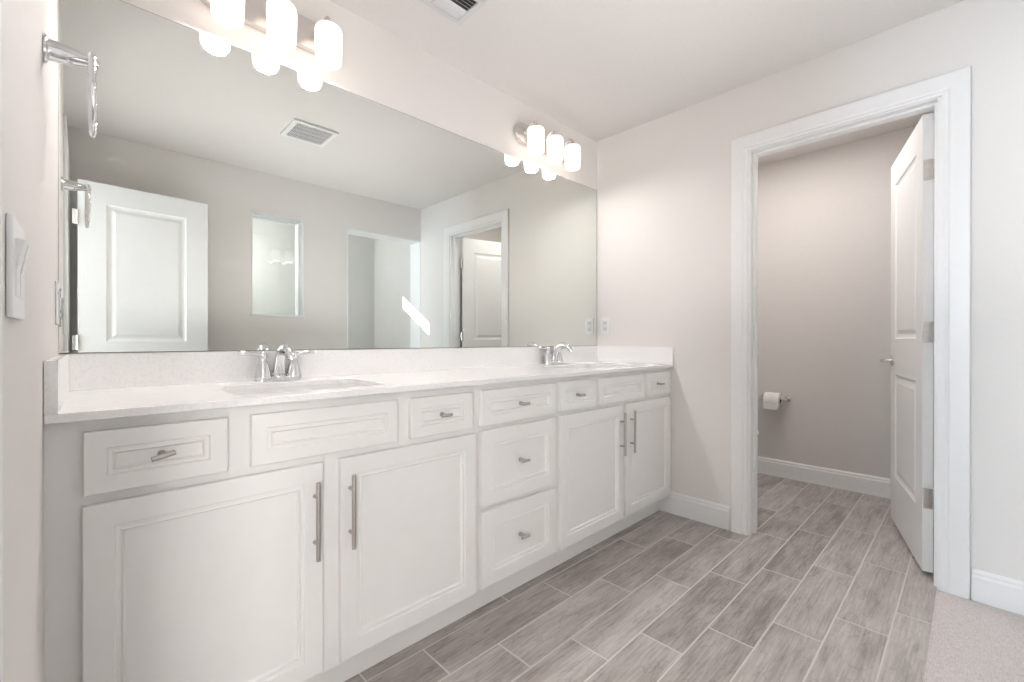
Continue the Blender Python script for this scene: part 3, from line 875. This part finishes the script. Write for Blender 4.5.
# ------------------------------------------------------------------ ceiling grilles
def frame_ring(bm, x0, x1, y0, y1, wd, z0, z1):
    slab_with_holes(bm, [(x0, y0), (x1, y0), (x1, y1), (x0, y1)], [[(x0 + wd, y0 + wd), (x0 + wd, y1 - wd), (x1 - wd, y1 - wd), (x1 - wd, y0 + wd)]], z0, z1)
vt = thing('ceiling_register', 'white louvred air register on the ceiling above the mirror', 'air vent', (-1.560, -.350, CEIL))
bm = bmesh.new(); frame_ring(bm, -.160, .160, -.095, .085, .024, -.010, -.0005)
bmesh.ops.bevel(bm, geom=[e for e in bm.edges if all(v.co.z < -.009 for v in e.verts) and e.is_boundary is False and len({round(v.co.x, 3) for v in e.verts} | {1}) and e.calc_face_angle(0) > .5], offset=.003, segments=2, affect='EDGES')
obj('frame', bm, M['ventgrey'], vt)
bm = bmesh.new(); box(bm, -.137, .137, -.072, .062, -.0012, -.0006); obj('backing', bm, M['dark'], vt)
bm = bmesh.new(); box(bm, -.003, .003, -.072, .062, -.011, -.002); obj('divider', bm, M['ventgrey'], vt)
for k in range(8):
    y = -.064 + k * .0168
    for a, b in ((-.136, -.003), (.003, .136)):
        bm = bmesh.new(); s = -1 if k < 4 else 1
        prism(bm, [(y, -.002), (y + .0015, -.002), (y + .0015 + s * .009, -.0100), (y + s * .009, -.0100)], 0, a, b)
        obj('slat', bm, M['ventgrey'], vt)
fan = thing('exhaust_fan', 'white slotted exhaust fan grille on the ceiling, seen in the mirror', 'exhaust fan', (-1.495, -1.262, CEIL))
bm = bmesh.new(); frame_ring(bm, -.140, .140, -.140, .140, .026, -.014, -.0005); obj('frame', bm, M['plastic'], fan)
bm = bmesh.new(); box(bm, -.116, .116, -.116, .116, -.0014, -.0006); obj('backing', bm, M['dark'], fan)
for k in range(19):
    x = -.1085 + k * .01206
    bm = bmesh.new(); box(bm, x - .0019, x + .0019, -.115, .115, -.013, -.005); obj('slat', bm, M['plastic'], fan)
bm = bmesh.new()
for y in (-.058, 0, .058): box(bm, -.115, .115, y - .002, y + .002, -.0125, -.0055)
obj('cross_bars', bm, M['plastic'], fan)

# ------------------------------------------------------------------ toilet room contents
hp = thing('toilet_paper_holder', 'nickel two-post holder on the far toilet room wall', 'toilet paper holder', (WX, -.765, .606))
for s in (-1, 1):
    bm = bmesh.new()
    lathe(bm, [(0, .0005), (.022, .0005), (.023, .004), (.019, .010), (.011, .018), (.0095, .045), (.012, .060), (.0135, .070), (.011, .078), (0, .082)], 24, axis_mtx((0, s * .084, 0), (-1, 0, 0)))
    obj('post', bm, M['satin'], hp, 40)
bm = bmesh.new(); lathe(bm, [(0, -.078), (.0085, -.078), (.0085, .078), (0, .078)], 20, axis_mtx((-.068, 0, 0), (0, 1, 0)))
obj('spindle', bm, M['satin'], hp, 40)
rl = thing('toilet_paper_roll', 'white roll of toilet paper hanging on the holder', 'toilet paper', (WX - .068, -.765, .606 - .010))
bm = bmesh.new(); lathe(bm, [(.0195, -.052), (.0555, -.052), (.058, -.050), (.058, .050), (.0555, .052), (.0195, .052), (.0195, -.052)], 40, axis_mtx((0, 0, 0), (0, 1, 0)))
obj('tissue', bm, M['paper'], rl, 40)
bm = bmesh.new(); lathe(bm, [(.0185, -.0525), (.0195, -.0525), (.0195, .0525), (.0185, .0525), (.0185, -.0525)], 28, axis_mtx((0, 0, 0), (0, 1, 0)))
obj('cardboard_core', bm, M['card'], rl, 40)
bm = bmesh.new()
A_ = [Vector((.0585 * math.cos(a) * 1, 0, .0585 * math.sin(a))) for a in (R(180), R(190), R(200))] + [Vector((-.054, 0, -.05)), Vector((-.0535, 0, -.066))]
for a, b in zip(A_, A_[1:]):
    vs = [bm.verts.new((a.x, -.05, a.z)), bm.verts.new((a.x, .05, a.z)), bm.verts.new((b.x, .05, b.z)), bm.verts.new((b.x, -.05, b.z))]
    bm.faces.new(vs)
bmesh.ops.remove_doubles(bm, verts=bm.verts, dist=1e-5)
bmesh.ops.solidify(bm, geom=bm.faces[:], thickness=.0006)
obj('loose_sheet', bm, M['paper'], rl)

TX, TY = .78, -.03
toi = thing('toilet', 'white toilet in the toilet room, only its front edge showing past the door frame', 'toilet', (TX, TY, 0))
def ell_ring(bm, cy, rx, ry, z, n=36, front=1.0):
    out = []
    for i in range(n):
        a = 2 * math.pi * i / n; y = math.sin(a)
        out.append(bm.verts.new((rx * math.cos(a), cy + ry * y * (front if y < 0 else 1), z)))
    return out
def loft(bm, rings, cap0=True, cap1=True):
    for a, b in zip(rings, rings[1:]):
        n = len(a)
        for i in range(n): bm.faces.new((a[i], a[(i + 1) % n], b[(i + 1) % n], b[i]))
    if cap0: bm.faces.new(rings[0][::-1])
    if cap1: bm.faces.new(rings[-1])
bm = bmesh.new()
loft(bm, [ell_ring(bm, -.40, .115, .20, 0), ell_ring(bm, -.40, .110, .195, .03), ell_ring(bm, -.40, .100, .18, .12), ell_ring(bm, -.42, .115, .20, .20), ell_ring(bm, -.46, .150, .245, .28), ell_ring(bm, -.48, .178, .268, .345), ell_ring(bm, -.485, .185, .275, .385), ell_ring(bm, -.485, .182, .272, .398),
          ell_ring(bm, -.485, .140, .225, .398), ell_ring(bm, -.485, .128, .205, .36), ell_ring(bm, -.46, .08, .12, .25)])
obj('bowl', bm, M['porcelain'], toi, 50)
bm = bmesh.new(); loft(bm, [ell_ring(bm, -.485, .188, .278, .400), ell_ring(bm, -.485, .190, .280, .410), ell_ring(bm, -.485, .184, .274, .418)]); obj('seat', bm, M['plastic'], toi, 40)
bm = bmesh.new(); loft(bm, [ell_ring(bm, -.480, .186, .272, .4185), ell_ring(bm, -.480, .188, .274, .428), ell_ring(bm, -.480, .170, .255, .438), ell_ring(bm, -.480, .08, .12, .442)]); obj('lid', bm, M['plastic'], toi, 40)
bm = bmesh.new(); box(bm, -.205, .205, -.010, -.205, .38, .735, .022, 4); box(bm, -.10, .10, -.10, -.28, .20, .385, .02, 3); obj('tank', bm, M['porcelain'], toi, 40)
bm = bmesh.new(); box(bm, -.213, .213, -.004, -.213, .736, .765, .010, 3); obj('tank_lid', bm, M['porcelain'], toi, 40)
bm = bmesh.new(); lathe(bm, [(0, 0), (.014, 0), (.012, .008), (0, .010)], 18, axis_mtx((-.14, -.204, .68), (0, -1, 0))); box(bm, -.145, -.075, -.222, -.213, .672, .686, .003)
obj('flush_lever', bm, M['chrome'], toi, 40)

# ------------------------------------------------------------------ bath mat
bmt = thing('bath_mat', 'pale woven mat on the floor right of the toilet room doorway', 'bath mat', (-.52, -1.985, 0))
bm = bmesh.new()
box(bm, -.50, .500, -.262, .259, .0005, .009, .003, 3)
obj('pile', bm, M['mat'], bmt)
bm = bmesh.new()
box(bm, -.50, .500, .2555, .2625, .0005, .0075, .002)
obj('border', bm, M['mat'], bmt)

# things of a kind share a group
for kind_name, grp in (('base_cabinet', 'vanity base cabinets'), ('faucet', 'vanity faucets'), ('sink', 'vanity sinks'),
                       ('vanity_light', 'vanity lights over the mirror'), ('wall_outlet', 'outlets beside the mirror')):
    for o in bpy.data.objects:
        if o.parent is None and o.name.split('.')[0] == kind_name: o['group'] = grp
